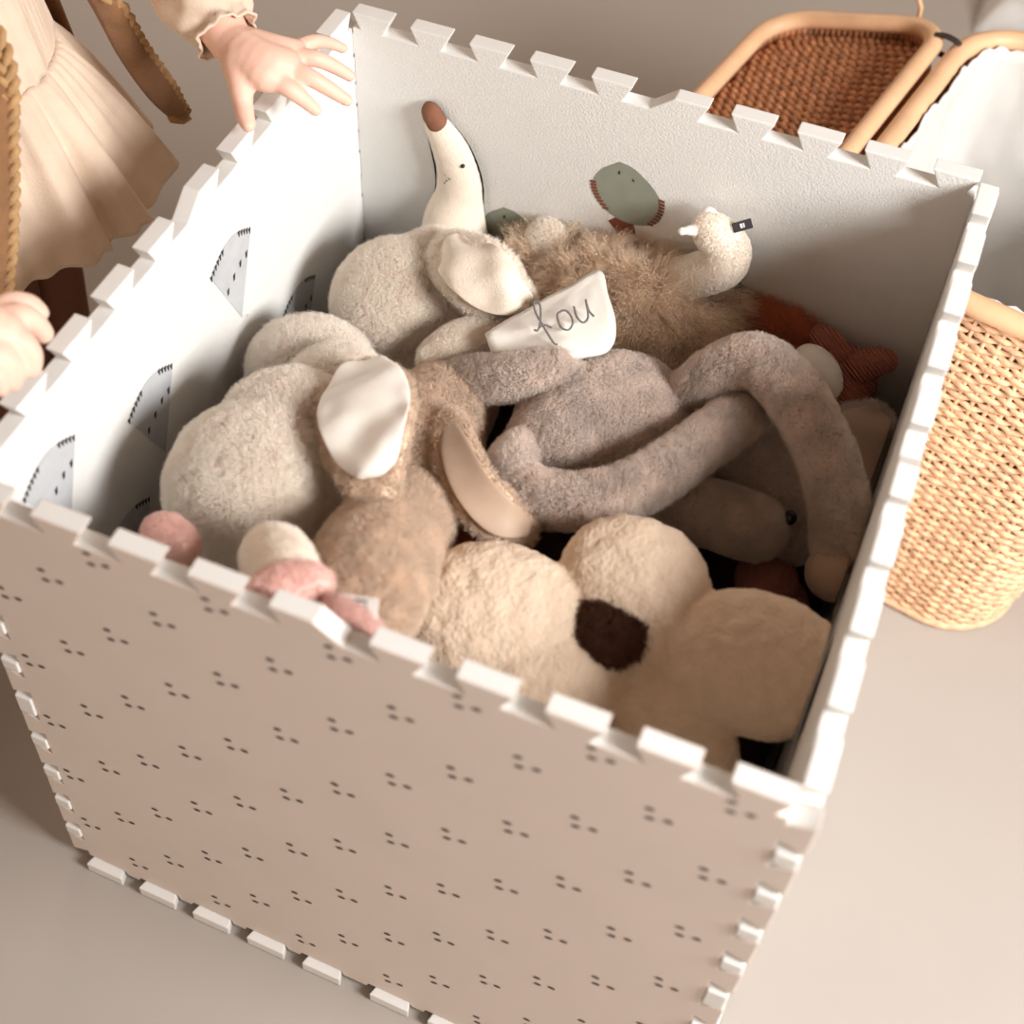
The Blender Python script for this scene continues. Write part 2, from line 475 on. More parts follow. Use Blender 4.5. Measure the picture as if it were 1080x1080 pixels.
# base tile
bm = bmesh.new(); P = []
Bq = S - TH; Eq = S + 0.013
def run(sgx):
    out = []
    for c in CS:
        out += [(c - NECK, Bq), (c - TIP, Eq), (c + TIP, Eq), (c + NECK, Bq)]
    return out
r0 = run(1)
for k in range(4):
    ca, sa = round(math.cos(-math.pi / 2 * k)), round(math.sin(-math.pi / 2 * k))
    P += [(x * ca - y * sa, x * sa + y * ca) for x, y in [(-Bq, Bq)] + r0]
vv = [bm.verts.new((x, y, 0.0005)) for x, y in P[::-1]]
f = bm.faces.new(vv)
g = bmesh.ops.extrude_face_region(bm, geom=[f])
for v in [q for q in g['geom'] if isinstance(q, bmesh.types.BMVert)]: v.co.z += TH - 0.0005
bmesh.ops.recalc_face_normals(bm, faces=bm.faces)
bmesh.ops.bevel(bm, geom=bm.edges[:], offset=0.0013, segments=2, affect='EDGES', profile=0.6)
bmesh.ops.triangulate(bm, faces=[f for f in bm.faces if len(f.verts) > 4])
bmo('base_panel', bm, M_foam, box, smooth=False)

# ------------------------------------------------------------------ added filler under the toys; its dark brown stands in for gap shade
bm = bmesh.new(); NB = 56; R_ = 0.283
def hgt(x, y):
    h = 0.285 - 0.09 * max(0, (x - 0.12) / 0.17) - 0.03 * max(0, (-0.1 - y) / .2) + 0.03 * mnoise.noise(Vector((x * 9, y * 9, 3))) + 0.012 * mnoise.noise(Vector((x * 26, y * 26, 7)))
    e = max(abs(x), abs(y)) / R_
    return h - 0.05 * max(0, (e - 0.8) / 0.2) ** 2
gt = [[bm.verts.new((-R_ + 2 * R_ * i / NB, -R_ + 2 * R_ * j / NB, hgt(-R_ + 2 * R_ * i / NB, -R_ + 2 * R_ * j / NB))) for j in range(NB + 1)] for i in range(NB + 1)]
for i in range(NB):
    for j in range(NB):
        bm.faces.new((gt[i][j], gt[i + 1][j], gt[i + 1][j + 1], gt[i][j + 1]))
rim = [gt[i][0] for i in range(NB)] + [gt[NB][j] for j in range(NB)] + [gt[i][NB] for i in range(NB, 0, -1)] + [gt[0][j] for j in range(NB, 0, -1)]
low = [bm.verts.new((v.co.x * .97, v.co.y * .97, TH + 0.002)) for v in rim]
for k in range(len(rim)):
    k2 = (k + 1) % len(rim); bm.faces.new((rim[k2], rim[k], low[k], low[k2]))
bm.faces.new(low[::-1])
bmesh.ops.recalc_face_normals(bm, faces=bm.faces)
tag(bmo('pile_filler', bm, M_gapfill), 'added filler mound under the plush toys, dark brown standing in for shade in the gaps', 'pile_filler')

# ------------------------------------------------------------------ plush toys
IN_BOX = True
def seam_feet(): pass
def eye(p, r, parent, name='eye'):
    return blob(name, [ball(p, r)], M_black, parent, voxel=r * 0.3, smooth=1)

VIEW = (CAM - Vector((0, 0, .45))).normalized()

# --- flower cushion
t = thing('flower_cushion', 'large cream teddy cushion shaped like a five-petal flower with brown centre', 'cushion', at(645, 665, .40))
fc = at(645, 668, .462)
fn = Vector((0.08, -0.40, 0.91)).normalized()
def onp(px, py, lift=0.0):
    d = RX * ((px - PCX) / FPX) + RY * ((py - PCY) / FPX) + RZ
    return CAM + d * ((fc + fn * lift - CAM).dot(fn) / d.dot(fn))
def petal(px, py, ra, rb, th, ex, ey, lift=0.0):
    return ell(onp(px, py, lift), onp(ex, ey) - fc, ra, rb, th, fn)
fprims = [petal(521, 652, .075, .060, .032, 425, 645, .007), petal(592, 660, .042, .028, .022, 425, 645),
          petal(670, 610, .049, .060, .032, 682, 560, .003), petal(655, 645, .032, .026, .022, 682, 560),
          petal(796, 700, .077, .056, .032, 890, 732, .010), petal(705, 680, .048, .028, .022, 885, 732),
          petal(708, 768, .064, .046, .030, 752, 832, -.012), petal(677, 718, .034, .022, .020, 752, 832, -.008),
          petal(560, 732, .066, .056, .031, 520, 772, .005), petal(612, 698, .040, .028, .022, 520, 772),
          ell(fc - fn * .012, RX, .044, .044, .018, fn)]
F_[M_teddy.name] = fur_mat('teddy_fur', (252, 238, 220), .07)
b = blob('body', fprims, M_teddy, t, voxel=.003, smooth=3, lump=.0016, lscale=75)
for v in b.data.vertices:      # nubby teddy pile
    v.co += v.normal * (.0011 * mnoise.noise(v.co * 260) + .0006 * mnoise.noise(v.co * 520))
b = blob('flower_centre', [ell(fc + fn * .0165, RX, .0275, .0265, .011, fn)], M_choc, t, voxel=.0022, smooth=3, lump=.002, lscale=140)
fur(b, .004, 700, M_choc, child=8, rough=1.5, thick=.0005, seed=3, rnd=.6)

# --- grey long-armed elephant
t = thing('plush_elephant', 'grey plush elephant lying on its side with long looped arms', 'plush toy', at(640, 440, .36))
def tube(rows): return tube_balls([(at(x, y, z), r) for x, y, z, r in rows])
bd = at(715, 415, .45) - at(550, 470, .45)
b = blob('body', [ell(at(634, 441, .43), bd, .077, .058, .052), ell(at(598, 468, .425), bd, .050, .047, .05), ell(at(660, 452, .43), bd, .06, .05, .05)], M_grey, t, voxel=.004, smooth=8, lump=.002)
fur(b, .007, 5000, child=14, rough=.7, thick=.0004, seed=4, comb=(0.0, -0.002, -0.004))
b = blob('leg', tube([(440, 418, .40, .0175), (490, 402, .43, .018), (545, 398, .46, .018), (588, 391, .470, .0175)]), M_grey, t, voxel=.0035, smooth=6)
fur(b, .006, 2500, child=12, rough=.7, thick=.0004, seed=5)
b = blob('arm', tube([(548, 478, .445, .017), (540, 500, .450, .0195), (566, 524, .460, .0195), (618, 528, .470, .0195), (676, 512, .476, .0195), (732, 474, .476, .019), (790, 432, .462, .0185), (830, 405, .44, .017)]), M_grey, t, voxel=.0035, smooth=6)
fur(b, .006, 4500, child=14, rough=.7, thick=.0004, seed=6)
b = blob('arm', tube([(722, 418, .455, .0165), (760, 390, .49, .018), (800, 382, .508, .0195), (840, 420, .508, .0205), (872, 482, .49, .0205), (886, 535, .462, .0205), (886, 572, .44, .0205)]), M_grey, t, voxel=.0035, smooth=6)
fur(b, .006, 4500, child=14, rough=.7, thick=.0004, seed=7)
b = blob('paw', [ell(at(884, 603, .425), at(887, 640, .40) - at(884, 603, .425), .026, .0285, .025)], M_tsatin, t, voxel=.003, smooth=5); b['label'] = 'beige satin paw'
b = blob('foot', [ell(at(862, 393, .415), at(885, 420, .40) - at(850, 370, .42), .030, .020, .022)], M_satin, t, voxel=.003, smooth=5); b['label'] = 'cream satin foot'
b = blob('head', [ell(at(805, 510, .365), at(850, 560, .35) - at(760, 450, .37), .064, .052, .050), ball(at(832, 556, .365), .030)], M_grey, t, voxel=.004, smooth=8)
fur(b, .006, 3500, child=12, rough=.7, thick=.0004, seed=8)
b = blob('trunk', tube([(690, 535, .405, .023), (730, 537, .405, .025), (770, 548, .40, .0265), (796, 557, .395, .0255)]), M_grey, t, voxel=.0035, smooth=6)
fur(b, .005, 3000, child=12, rough=.7, thick=.0004, seed=9)
eye(at(833, 546, .408), .0068, t)
e = sweep('ear', [at(872, 520, .36), at(895, 490, .375), at(915, 460, .385), at(930, 432, .385)], [.012, .034, .038, .012], .005, VIEW, M_grey, t, cup=.12)
fur(e, .005, 1200, child=8, rough=.7, thick=.0004, seed=10)
l_ = sweep('ear_lining', [at(876, 515, .37), at(895, 490, .385), at(914, 460, .395), at(927, 438, .395)], [.008, .028, .032, .008], .003, VIEW, M_tsatin, e, cup=.12, off=.005, crumple=.004)

# --- cream bunny in the left corner
t = thing('plush_bunny', 'ivory plush bunny with round back and pink soles against the left foam wall', 'plush toy', at(275, 480, .36))
b = blob('body', [ell(at(270, 520, .465), at(300, 600, .465) - at(260, 450, .465), .074, .068, .065), ball(at(308, 470, .45), .061), ball(at(355, 422, .43), .045)], M_cream2, t, voxel=.004, smooth=10, lump=.002)
fur(b, .008, 7000, child=14, rough=.8, thick=.0004, seed=11)
b = blob('head', [ell(at(328, 390, .40), at(395, 400, .40) - at(270, 390, .40), .053, .042, .044)], M_cream2, t, voxel=.004, smooth=6, lump=.002)
fur(b, .009, 4000, child=14, rough=.9, thick=.0004, seed=12)
b = blob('leg', tube([(290, 588, .535, .025), (298, 602, .552, .0265), (304, 615, .568, .024)]), M_cream2, t, voxel=.003, smooth=5)
fur(b, .003, 900, child=10, rough=.8, thick=.0004, seed=32)
b = blob('foot', [ell(at(304, 623, .584), at(340, 612, .584) - at(268, 630, .584), .031, .018, .019)], M_pink, t, voxel=.0025, smooth=4); b['label'] = 'pink minky sole'; fur(b, .003, 500, child=10, rough=.8, thick=.0004, seed=31)
b = blob('foot', [ell(at(180, 570, .515), at(200, 590, .52) - at(160, 560, .515), .026, .017, .018)], M_pink, t, voxel=.0025, smooth=4); b['label'] = 'pink minky sole'; fur(b, .003, 500, child=10, rough=.8, thick=.0004, seed=31)

# --- cream bunny at the back left
t = thing('plush_bunny', 'cream plush bunny with one folded satin-lined ear in front of the velvet banana', 'plush toy', at(430, 320, .34))
b = blob('head', [ell(at(424, 321, .395), at(480, 355, .395) - at(375, 290, .395), .062, .056, .056), ball(at(458, 292, .41), .038)], M_cream, t, voxel=.004, smooth=8, lump=.003)
fur(b, .010, 7000, child=14, rough=.9, thick=.0004, seed=13)
b = blob('body', [ell(at(455, 375, .355), at(540, 360, .355) - at(400, 400, .355), .07, .05, .05)], M_cream, t, voxel=.004, smooth=8)
fur(b, .007, 3500, child=12, rough=.9, thick=.0004, seed=14)
e = sweep('ear', [at(462, 258, .462), at(495, 280, .478), at(530, 306, .472), at(562, 322, .455)], [.020, .033, .029, .008], .006, Vector((.15, -.5, .85)), M_cream, t, cup=-.15)
fur(e, .005, 1500, child=8, rough=.8, thick=.0004, seed=15)
sweep('ear_lining', [at(470, 262, .47), at(497, 281, .486), at(530, 306, .481), at(556, 320, .463)], [.016, .028, .025, .006], .003, Vector((.15, -.5, .85)), M_velvet, e, cup=-.1, off=.005, crumple=.006)
b = blob('tail', [ball(at(577, 252, .43), .016)], M_cream, t, voxel=.003, smooth=3)
fur(b, .006, 500, child=10, rough=.9, thick=.0004, seed=16)

# --- bunny with the embroidered ear
t = thing('plush_bunny', 'cream bunny under the grey elephant with embroidered white satin ear', 'plush toy', at(620, 370, .33))
b = blob('body', [ell(at(640, 385, .375), at(720, 400, .37) - at(560, 380, .37), .085, .045, .042)], M_cream2, t, voxel=.004, smooth=8)
fur(b, .004, 3500, child=10, rough=.8, thick=.0004, seed=17)
b = blob('arm', tube([(462, 378, .42, .018), (490, 362, .435, .02), (530, 356, .44, .018), (565, 350, .435, .016)]), M_cream2, t, voxel=.003, smooth=5)
fur(b, .004, 1500, child=10, rough=.8, thick=.0004, seed=18)
# ear: a pointed satin sheet leaning back
en = Vector((0.05, -0.62, 0.78)).normalized()
E0 = [at(512, 354, .468), at(524, 376, .462), at(560, 380, .474), at(600, 377, .484), at(640, 371, .482), at(648, 345, .485), at(641, 312, .484), at(632, 288, .478), at(600, 305, .480), at(560, 325, .478)]
bm = bmesh.new(); cc = sum(E0, Vector()) / len(E0) + en * .006
ol = [Vector(q) for q in spline([tuple(p) for p in E0 + [E0[0]]], 61)[:-1]]
K = 8; rings = []
for k in range(K):
    s = 1 - k / K
    rings.append([bm.verts.new(cc + (p - cc) * s + en * (.003 * mnoise.noise(p * 40 * s) + .007 * math.sin(math.pi * (1 - s) * .5))) for p in ol])
ctr = bm.verts.new(cc + en * .007)
for a, b2 in zip(rings, rings[1:]):
    for j in range(60): bm.faces.new((a[j], a[(j + 1) % 60], b2[(j + 1) % 60], b2[j]))
for j in range(60): bm.faces.new((rings[-1][j], rings[-1][(j + 1) % 60], ctr))
bmesh.ops.recalc_face_normals(bm, faces=bm.faces)
ear = bmo('ear', bm, M_satin, t); ear['label'] = 'white satin ear embroidered lou'
sm = ear.modifiers.new('s', 'SOLIDIFY'); sm.thickness = .006; sm.offset = 0
# script lettering in stitched thread
base0 = at(573, 362, .486); ux = (at(634, 340, .490) - base0); W_ = ux.length; ux.normalize()
uy = en.cross(ux).normalized()
if uy.z < 0: uy = -uy
def stroke(pts):
    return [base0 + ux * (x * W_) + uy * (y * W_) + en * .0092 for x, y in [tuple(p) for p in spline(pts, 40)]]
bm = bmesh.new()
for pts in ([(-.04, .22), (.02, .20), (.12, .34), (.20, .56), (.13, .64), (.09, .48), (.12, .24), (.17, -.06), (.22, -.12)],
            [(.04, .22), (.14, .24), (.24, .16)],
            [(.52, .36), (.40, .32), (.38, .12), (.48, .04), (.59, .14), (.57, .32), (.48, .36)],
            [(.70, .36), (.68, .18), (.74, .07), (.85, .13), (.92, .40)], [(.92, .40), (.90, .22), (.94, .10)]):
    tube_into(bm, stroke(pts), .0010, 6)
bmo('embroidery', bm, M_thread, ear)

# --- taupe bunny
t = thing('plush_bunny', 'taupe plush bunny lying between ivory bunny and flower cushion, white ear lining showing', 'plush toy', at(430, 520, .36))
b = blob('leg', tube([(432, 545, .455, .034), (408, 575, .485, .040), (392, 605, .515, .041), (384, 635, .54, .036)]), M_taupe, t, voxel=.0035, smooth=6)
fur(b, .008, 3500, child=14, rough=.8, thick=.0004, seed=30)
b = blob('body', tube([(478, 420, .395, .036), (452, 458, .42, .043), (440, 500, .435, .043), (430, 535, .435, .040)]), M_taupe, t, voxel=.004, smooth=8, lump=.003)
fur(b, .008, 5000, child=14, rough=.8, thick=.0004, seed=19)
b = blob('head', [ell(at(400, 480, .435), at(420, 540, .44) - at(390, 430, .43), .05, .04, .045)], M_taupe, t, voxel=.004, smooth=6)
fur(b, .008, 2500, child=12, rough=.8, thick=.0004, seed=20)
b = blob('foot', [ell(at(372, 655, .588), at(395, 672, .588) - at(350, 640, .588), .024, .012, .013)], M_pink, t, voxel=.0025, smooth=4); b['label'] = 'pink minky sole'; fur(b, .003, 500, child=10, rough=.8, thick=.0004, seed=31)
e = sweep('ear', [at(398, 545, .525), at(392, 500, .532), at(387, 450, .525), at(385, 412, .515), at(386, 388, .50)], [.012, .024, .038, .036, .014], .007, Vector((.1, -.5, .86)), M_taupe, t, cup=.05)
fur(e, .006, 1500, child=8, rough=.8, thick=.0004, seed=21)
l_ = sweep('ear_lining', [at(394, 508, .540), at(391, 485, .541), at(387, 450, .536), at(385, 414, .526), at(386, 391, .510)], [.010, .026, .0365, .036, .016], .005, Vector((.1, -.5, .86)), M_satin, e, cup=.05, off=.0065, crumple=.0055); l_['label'] = 'white satin ear lining'
e = sweep('ear', [at(474, 438, .478), at(480, 475, .488), at(498, 515, .485), at(528, 548, .470), at(562, 560, .455)], [.009, .017, .020, .020, .010], .006, Vector((-.1, -.45, .88)), M_taupe, t, cup=.2)
fur(e, .005, 1200, child=8, rough=.8, thick=.0004, seed=22)
sweep('ear_lining', [at(478, 450, .487), at(483, 478, .496), at(500, 515, .493), at(529, 546, .478), at(556, 557, .463)], [.005, .0125, .0155, .0155, .007], .003, Vector((-.1, -.45, .88)), M_tsatin, e, cup=.2, off=.004)

def ribbon(name, p, d, w, length, th, m1, parent, up):
    x = Vector(d).normalized(); y = Vector(up).cross(x).normalized(); z = x.cross(y)
    bm = bmesh.new()
    for k in range(2):
        pts = []
    g = bmesh.ops.create_cube(bm, size=1)
    for v in bm.verts:
        c = v.co.copy(); v.co = Vector(p) + x * (c.x * length) + y * (c.y * w) + z * (c.z * th + .002 * math.sin(c.x * 3))
    bmesh.ops.bevel(bm, geom=bm.edges[:], offset=th * .25, segments=2, affect='EDGES')
    return bmo(name, bm, m1, parent, smooth=False), x, y, z
rb, x, y, z = ribbon('care_tag', at(376, 641, .597), at(400, 652, .60) - at(362, 648, .597), .016, .030, .0016, M_tagw, t, Vector((0, -.6, .8)))
bm = bmesh.new()
for k in range(4):
    c = at(384, 641, .5985) + y * (-.005 + .0032 * k) + z * .0012
    q = [c - x * .006 - y * .0007, c + x * .006 - y * .0007, c + x * .006 + y * .0007, c - x * .006 + y * .0007]
    bm.faces.new([bm.verts.new(v) for v in q])
bmo('tag_print', bm, M_ink, rb, smooth=False)

# --- long-haired tan toy at the back
t = thing('shaggy_plush', 'shaggy tan long-haired plush toy lying at the back wall with one pale arm raised', 'plush toy', at(660, 310, .33))
b = blob('body', [ell(at(665, 330, .385), at(740, 342, .38) - at(580, 302, .39), .078, .052, .046), ell(at(585, 292, .385), RX, .045, .026, .03)], M_tan, t, voxel=.004, smooth=8)
fur(b, .036, 2600, child=40, rough=.35, thick=.0006, clump=.7, seed=23, comb=(0.014, -0.010, -0.020), rnd=.9)
b = blob('arm', tube([(705, 296, .425, .0195), (735, 290, .455, .020), (762, 280, .480, .0205), (768, 264, .495, .020), (755, 248, .510, .0185), (746, 240, .515, .014)]), M_cream2, t, voxel=.0035, smooth=6)
fur(b, .002, 2500, child=8, rough=.8, thick=.0004, seed=24)
b = blob('tuft', [ball(at(719, 244, .517), .004), ball(at(727, 243, .517), .005), ball(at(735, 243, .516), .007), ball(at(747, 228, .520), .009)], M_satin, t, voxel=.0018, smooth=2)
rb, x, y, z = ribbon('brand_tag', at(783, 238, .528), RX * .95 - RY * .25, .009, .017, .0016, M_ink, t, VIEW)
bm = bmesh.new()
for dx in (-.0012, .0018):
    c = at(783, 238, .528) + x * dx + z * .0012
    bm.faces.new([bm.verts.new(c + x * a * .0011 + y * b_ * .002) for a, b_ in ((-1, -1), (1, -1), (1, 1), (-1, 1))])
bmo('tag_print', bm, M_tagw, rb, smooth=False)

# --- velvet banana standing at the back
t = thing('plush_banana', 'ivory velvet banana toy with dotted face and brown tip standing by the back wall', 'plush toy', at(478, 250, .33))
bn = [(482, 262, .376, .036), (481, 235, .400, .034), (488, 205, .432, .0275), (489, 178, .462, .0265), (480, 152, .492, .0235), (467, 134, .513, .0170), (458, 124, .525, .0105)]
b = blob('body', tube(bn), M_velvet, t, voxel=.003, smooth=6)
b = blob('tip', tube_balls([(at(461, 128, .5235), .0112), (at(456, 119, .532), .0108), (at(455, 115, .535), .009)]), M_brownvel, t, voxel=.002, smooth=3); b['label'] = 'brown velvet tip'
def on(px, py, c, r):
    """point on the near side of a ball (c, r) seen at the pixel"""
    d = (RX * ((px - PCX) / FPX) + RY * ((py - PCY) / FPX) + RZ).normalized(); oc = CAM - c
    bq = oc.dot(d); disc = bq * bq - (oc.length_squared - r * r)
    return CAM + d * (-bq - math.sqrt(max(disc, 0)))
cB = at(480, 168, .475)
eye(on(474, 163, cB, .0255), .0022, t); eye(on(488, 175, cB, .0255), .0024, t)
bm = bmesh.new()
for px, py in ((470, 184), (471, 191), (469, 193), (474, 189)):
    bmesh.ops.create_icosphere(bm, subdivisions=1, radius=.0012, matrix=Matrix.Translation(on(px, py, at(483, 188, .452), .0270)))
bmo('mouth', bm, M_thread, t)

# --- rust toys at the back right
t = thing('rust_plush', 'rust orange furry plush half hidden in the shaded back right corner', 'plush toy', at(820, 350, .32))
b = blob('body', [ell(at(818, 356, .385), RX, .055, .030, .034)], M_rust, t, voxel=.004, smooth=6)
fur(b, .016, 2500, child=14, rough=.6, thick=.0004, seed=25)
t = thing('knitted_plush', 'terracotta ribbed knitted plush with stubby limbs beside the elephant foot', 'plush toy', at(890, 390, .32))
M_knit = mat('terracotta_rib_knit', (196, 122, 100), 0.9, 0.05, 60)
nt = M_knit.node_tree; wv = nt.nodes.new('ShaderNodeTexWave'); wv.inputs['Scale'].default_value = 110; wv.inputs['Distortion'].default_value = .6
wv.bands_direction = 'DIAGONAL'
tc = nt.nodes.new('ShaderNodeTexCoord'); nt.links.new(tc.outputs['Object'], wv.inputs['Vector'])
bp = nt.nodes.new('ShaderNodeBump'); bp.inputs['Strength'].default_value = 1; bp.inputs['Distance'].default_value = .004
nt.links.new(wv.outputs['Fac'], bp.inputs['Height']); nt.links.new(bp.outputs[0], nt.nodes['Principled BSDF'].inputs['Normal'])
b = blob('body', [ell(at(888, 396, .385), RX * .8 + RY * .5, .036, .032, .030), ball(at(880, 420, .37), .034)], M_knit, t, voxel=.003, smooth=6)
b = blob('arm', tube([(905, 388, .405, .017), (923, 382, .415, .0145), (934, 381, .418, .012)]), M_knit, t, voxel=.0025, smooth=4)
b = blob('arm', tube([(880, 376, .405, .018), (872, 362, .415, .015), (866, 355, .42, .012)]), M_knit, t, voxel=.0025, smooth=4)

# --- small pink round toy, dark rust bear in the gap
t = blob('plush_ball', [ell(at(808, 614, .335), RX, .026, .030, .028), ball(at(815, 640, .305), .03)], M_dpink, voxel=.003, smooth=6)
tag(t, 'small dusty pink round plush between the flower cushion and elephant paw', 'plush toy')
fur(t, .003, 900, child=8, rough=.8, thick=.0004, seed=27)
t = blob('plush_bear', [ell(at(470, 590, .37), RX, .055, .05, .05), ball(at(505, 560, .35), .045), ball(at(450, 615, .39), .028)], M_rust, voxel=.004, smooth=6)
tag(t, 'dark rust plush mostly buried under the flower cushion left petal', 'plush toy')
fur(t, .006, 2500, child=10, rough=.8, thick=.0004, seed=28)

# ------------------------------------------------------------------ basket
IN_BOX = False
bk = thing('picnic_basket', 'golden wicker basket with open lid and white cloth liner behind the foam box', 'basket', (.35, .52, 0))
def rrect(cx, cy, hx, hy, r, n=160):
    per = 4 * (hx + hy - 2 * r) + 2 * math.pi * r; out = []
    for k in range(n):
        s = per * k / n
        segs = [(2 * (hy - r), 'R'), (math.pi * r / 2, 'c0'), (2 * (hx - r), 'T'), (math.pi * r / 2, 'c1'), (2 * (hy - r), 'L'), (math.pi * r / 2, 'c2'), (2 * (hx - r), 'B'), (math.pi * r / 2, 'c3')]
        for L, nm in segs:
            if s <= L: break
            s -= L
        u = s
        if nm == 'R': p = (hx, -hy + r + u); nn = (1, 0)
        elif nm == 'T': p = (hx - r - u, hy); nn = (0, 1)
        elif nm == 'L': p = (-hx, hy - r - u); nn = (-1, 0)
        elif nm == 'B': p = (-hx + r + u, -hy); nn = (0, -1)
        else:
            a0 = {'c0': 0, 'c1': math.pi / 2, 'c2': math.pi, 'c3': 1.5 * math.pi}[nm]; a = a0 + u / r
            c = {'c0': (hx - r, hy - r), 'c1': (-hx + r, hy - r), 'c2': (-hx + r, -hy + r), 'c3': (hx - r, -hy + r)}[nm]
            p = (c[0] + r * math.cos(a), c[1] + r * math.sin(a)); nn = (math.cos(a), math.sin(a))
        out.append((cx + p[0], cy + p[1], nn[0], nn[1]))
    return out
HB = 0.445
def prof(v, n):
    bul = 0.012 * math.sin(math.pi * v)
    return rrect(.342 + .006 * v, .500 + .042 * v, .138 + .034 * v + bul, .185 + .022 * v + bul, .075, n)
bm = bmesh.new()
NS = 96; rows = 70
for k in range(rows):
    v = (k + .5) / rows; ring = prof(v, NS * 3)
    pts = []
    for j, (x, y, nx, ny) in enumerate(ring):
        w = .0025 * math.cos(math.pi * j / 3 + math.pi * (k % 2)) + random.uniform(-.0009, .0009)
        pts.append((x + nx * w, y + ny * w, .008 + v * (HB - .012) + random.uniform(-.0009, .0009) + .0012 * math.sin(j * .09 + k)))
    tube_into(bm, pts, .0034, 5, closed=True)
for j in range(NS):
    pts = []
    for k in range(7):
        v = k / 6; x, y, nx, ny = prof(v, NS * 3)[j * 3]
        pts.append((x, y, .004 + v * (HB - .004)))
    tube_into(bm, pts, .0024, 5)
base_ring = prof(0, 80)
bm.faces.new([bm.verts.new((x, y, .006)) for x, y, _, _ in base_ring])
bmo('body', bm, M_wick, bk)
bm = bmesh.new()
tube_into(bm, [(x, y, HB + .004) for x, y, _, _ in prof(1.0, 160)], .0115, 10, closed=True)
bmo('rim', bm, M_rod, bk)
bm = bmesh.new()
tube_into(bm, [(x + nx * .001, y + ny * .001, .007) for x, y, nx, ny in prof(0.0, 160)], .006, 8, closed=True)
bmo('foot_ring', bm, M_wick, bk)
# liner: cloth skin inside the body, lapping over the rim
bm = bmesh.new(); rings = []
NL = 160
for k in range(26):
    s = k / 25
    v = 1.0 - s * .9
    ring = prof(max(v, 0.02), NL); rr = []
    for j, (x, y, nx, ny) in enumerate(ring):
        fold = .007 * math.sin(j * .33 + 1.5 * math.sin(s * 4 + j * .05)) * min(1, s * 3) + .004 * mnoise.noise(Vector((x * 30, y * 30, s * 9)))
        inn = .0112 + max(0, fold + .003)
        z = HB * v + (.004 + .004 * math.sin(j * .7) + .003 * math.sin(j * 2.1) if k == 0 else 0)
        rr.append(bm.verts.new((x - nx * inn, y - ny * inn, z)))
    rings.append(rr)
for a, b2 in zip(rings, rings[1:]):
    for j in range(NL): bm.faces.new((a[j], a[(j + 1) % NL], b2[(j + 1) % NL], b2[j]))
bm.faces.new(rings[-1])
bmesh.ops.recalc_face_normals(bm, faces=bm.faces)
ln = bmo('liner', bm, M_liner, bk); ln['label'] = 'white linen liner'
ln.modifiers.new('s', 'SOLIDIFY').thickness = .002
# lid: opened flat to the left of the rim
lid = bpy.data.objects.new('lid', None)
link(lid, bk)
LC = Vector((.049, .541, HB + .006)); LHX, LHY = .100, .178
lr = rrect(LC.x, LC.y, LHX, LHY, .05, 140)
def lz(x): return LC.z + (x - (LC.x + LHX)) * .36
bm = bmesh.new(); tube_into(bm, [(x, y, lz(x)) for x, y, _, _ in lr], .0105, 10, closed=True)
tube_into(bm, [(x, y, lz(x) - .030) for x, y, _, _ in rrect(LC.x, LC.y, LHX + .001, LHY + .001, .06, 140)], .007, 8, closed=True)
bmo('lid_frame', bm, M_rod, lid)
bm = bmesh.new()
for k in range(28):      # ropes of twisted grass across the lid, sunk below its frame
    y = LC.y - LHY + .012 + (2 * LHY - .024) * k / 27
    dy = max(0, abs(y - LC.y) - (LHY - .06)); hw = LHX - .06 + math.sqrt(max(0, .06 ** 2 - dy ** 2)) - .006
    n = 70
    for ph in (0, math.pi):
        pts = [];
        for j in range(n):
            x = LC.x - hw + 2 * hw * j / (n - 1); a = j * .75 + ph + k
            pts.append((x, y + .0034 * math.cos(a) + random.uniform(-.0006, .0006), lz(x) - .022 + .0034 * math.sin(a) + random.uniform(-.0008, .0008)))
        tube_into(bm, pts, .0042, 5)
for k in range(150):     # woven side between frame and panel
    x, y, nx, ny = rrect(LC.x, LC.y, LHX, LHY, .06, 150)[k]
    tube_into(bm, [(x, y, lz(x) - .002), (x + nx * .001, y + ny * .001, lz(x) - .028)], .0036, 5)
bmo('lid_weave', bm, M_wickd, lid)
for yy in (.685, .40):
    bm = bmesh.new(); c0_ = Vector((LC.x + LHX + .0115, yy, HB + .006)); pts = []
    for k in range(50):
        a = 2 * math.pi * k / 16
        pts.append(c0_ + Vector((.020 * math.cos(a), -.004 + .0026 * k / 16 + .0, .0125 * math.sin(a))))
    tube_into(bm, pts, .0017, 6)
    bmo('hinge', bm, M_wire, bk)
bm = bmesh.new()
tube_into(bm, [at(905, 30, .43), at(907, 16, .445), at(903, 4, .46)], .0028, 6)
bmo('loose_reed', bm, M_rod, lid)

bk.rotation_euler = (0, 0, math.radians(-10))
bk.location = (.366, .526, 0)

# ------------------------------------------------------------------ child beside the box
child = thing('person', 'small child in a cream dress and brown waistcoat holding the foam box rim', 'person', (-.56, .07, 0))
BASEC = Vector((-.565, .075, 0))
Z = lambda x, y, z: Vector((x, y, z))
prims = []
sh_l, el_l, wr_l = Z(-.575, .165, .755), Z(-.470, .245, .715), at(243, 44, .664)
sh_r, el_r, wr_r = Z(-.575, -.015, .755), Z(-.480, -.165, .705), at(-38, 352, .668)
prims += tube_balls([(sh_l, .034), (el_l, .027), (wr_l.lerp(el_l, .3), .024), (wr_l, .019)])
prims += tube_balls([(sh_r, .034), (el_r, .027), (wr_r.lerp(el_r, .3), .024), (wr_r, .019)])
prims += [ell(Z(-.575, .075, .70), (0, 1, 0), .092, .065, .10), ell(Z(-.575, .075, .58), (0, 1, 0), .085, .07, .11), ell(Z(-.58, .075, .48), (0, 1, 0), .085, .075, .07)]
prims += tube_balls([(Z(-.578, .075, .78), .03), (Z(-.575, .075, .83), .028)])
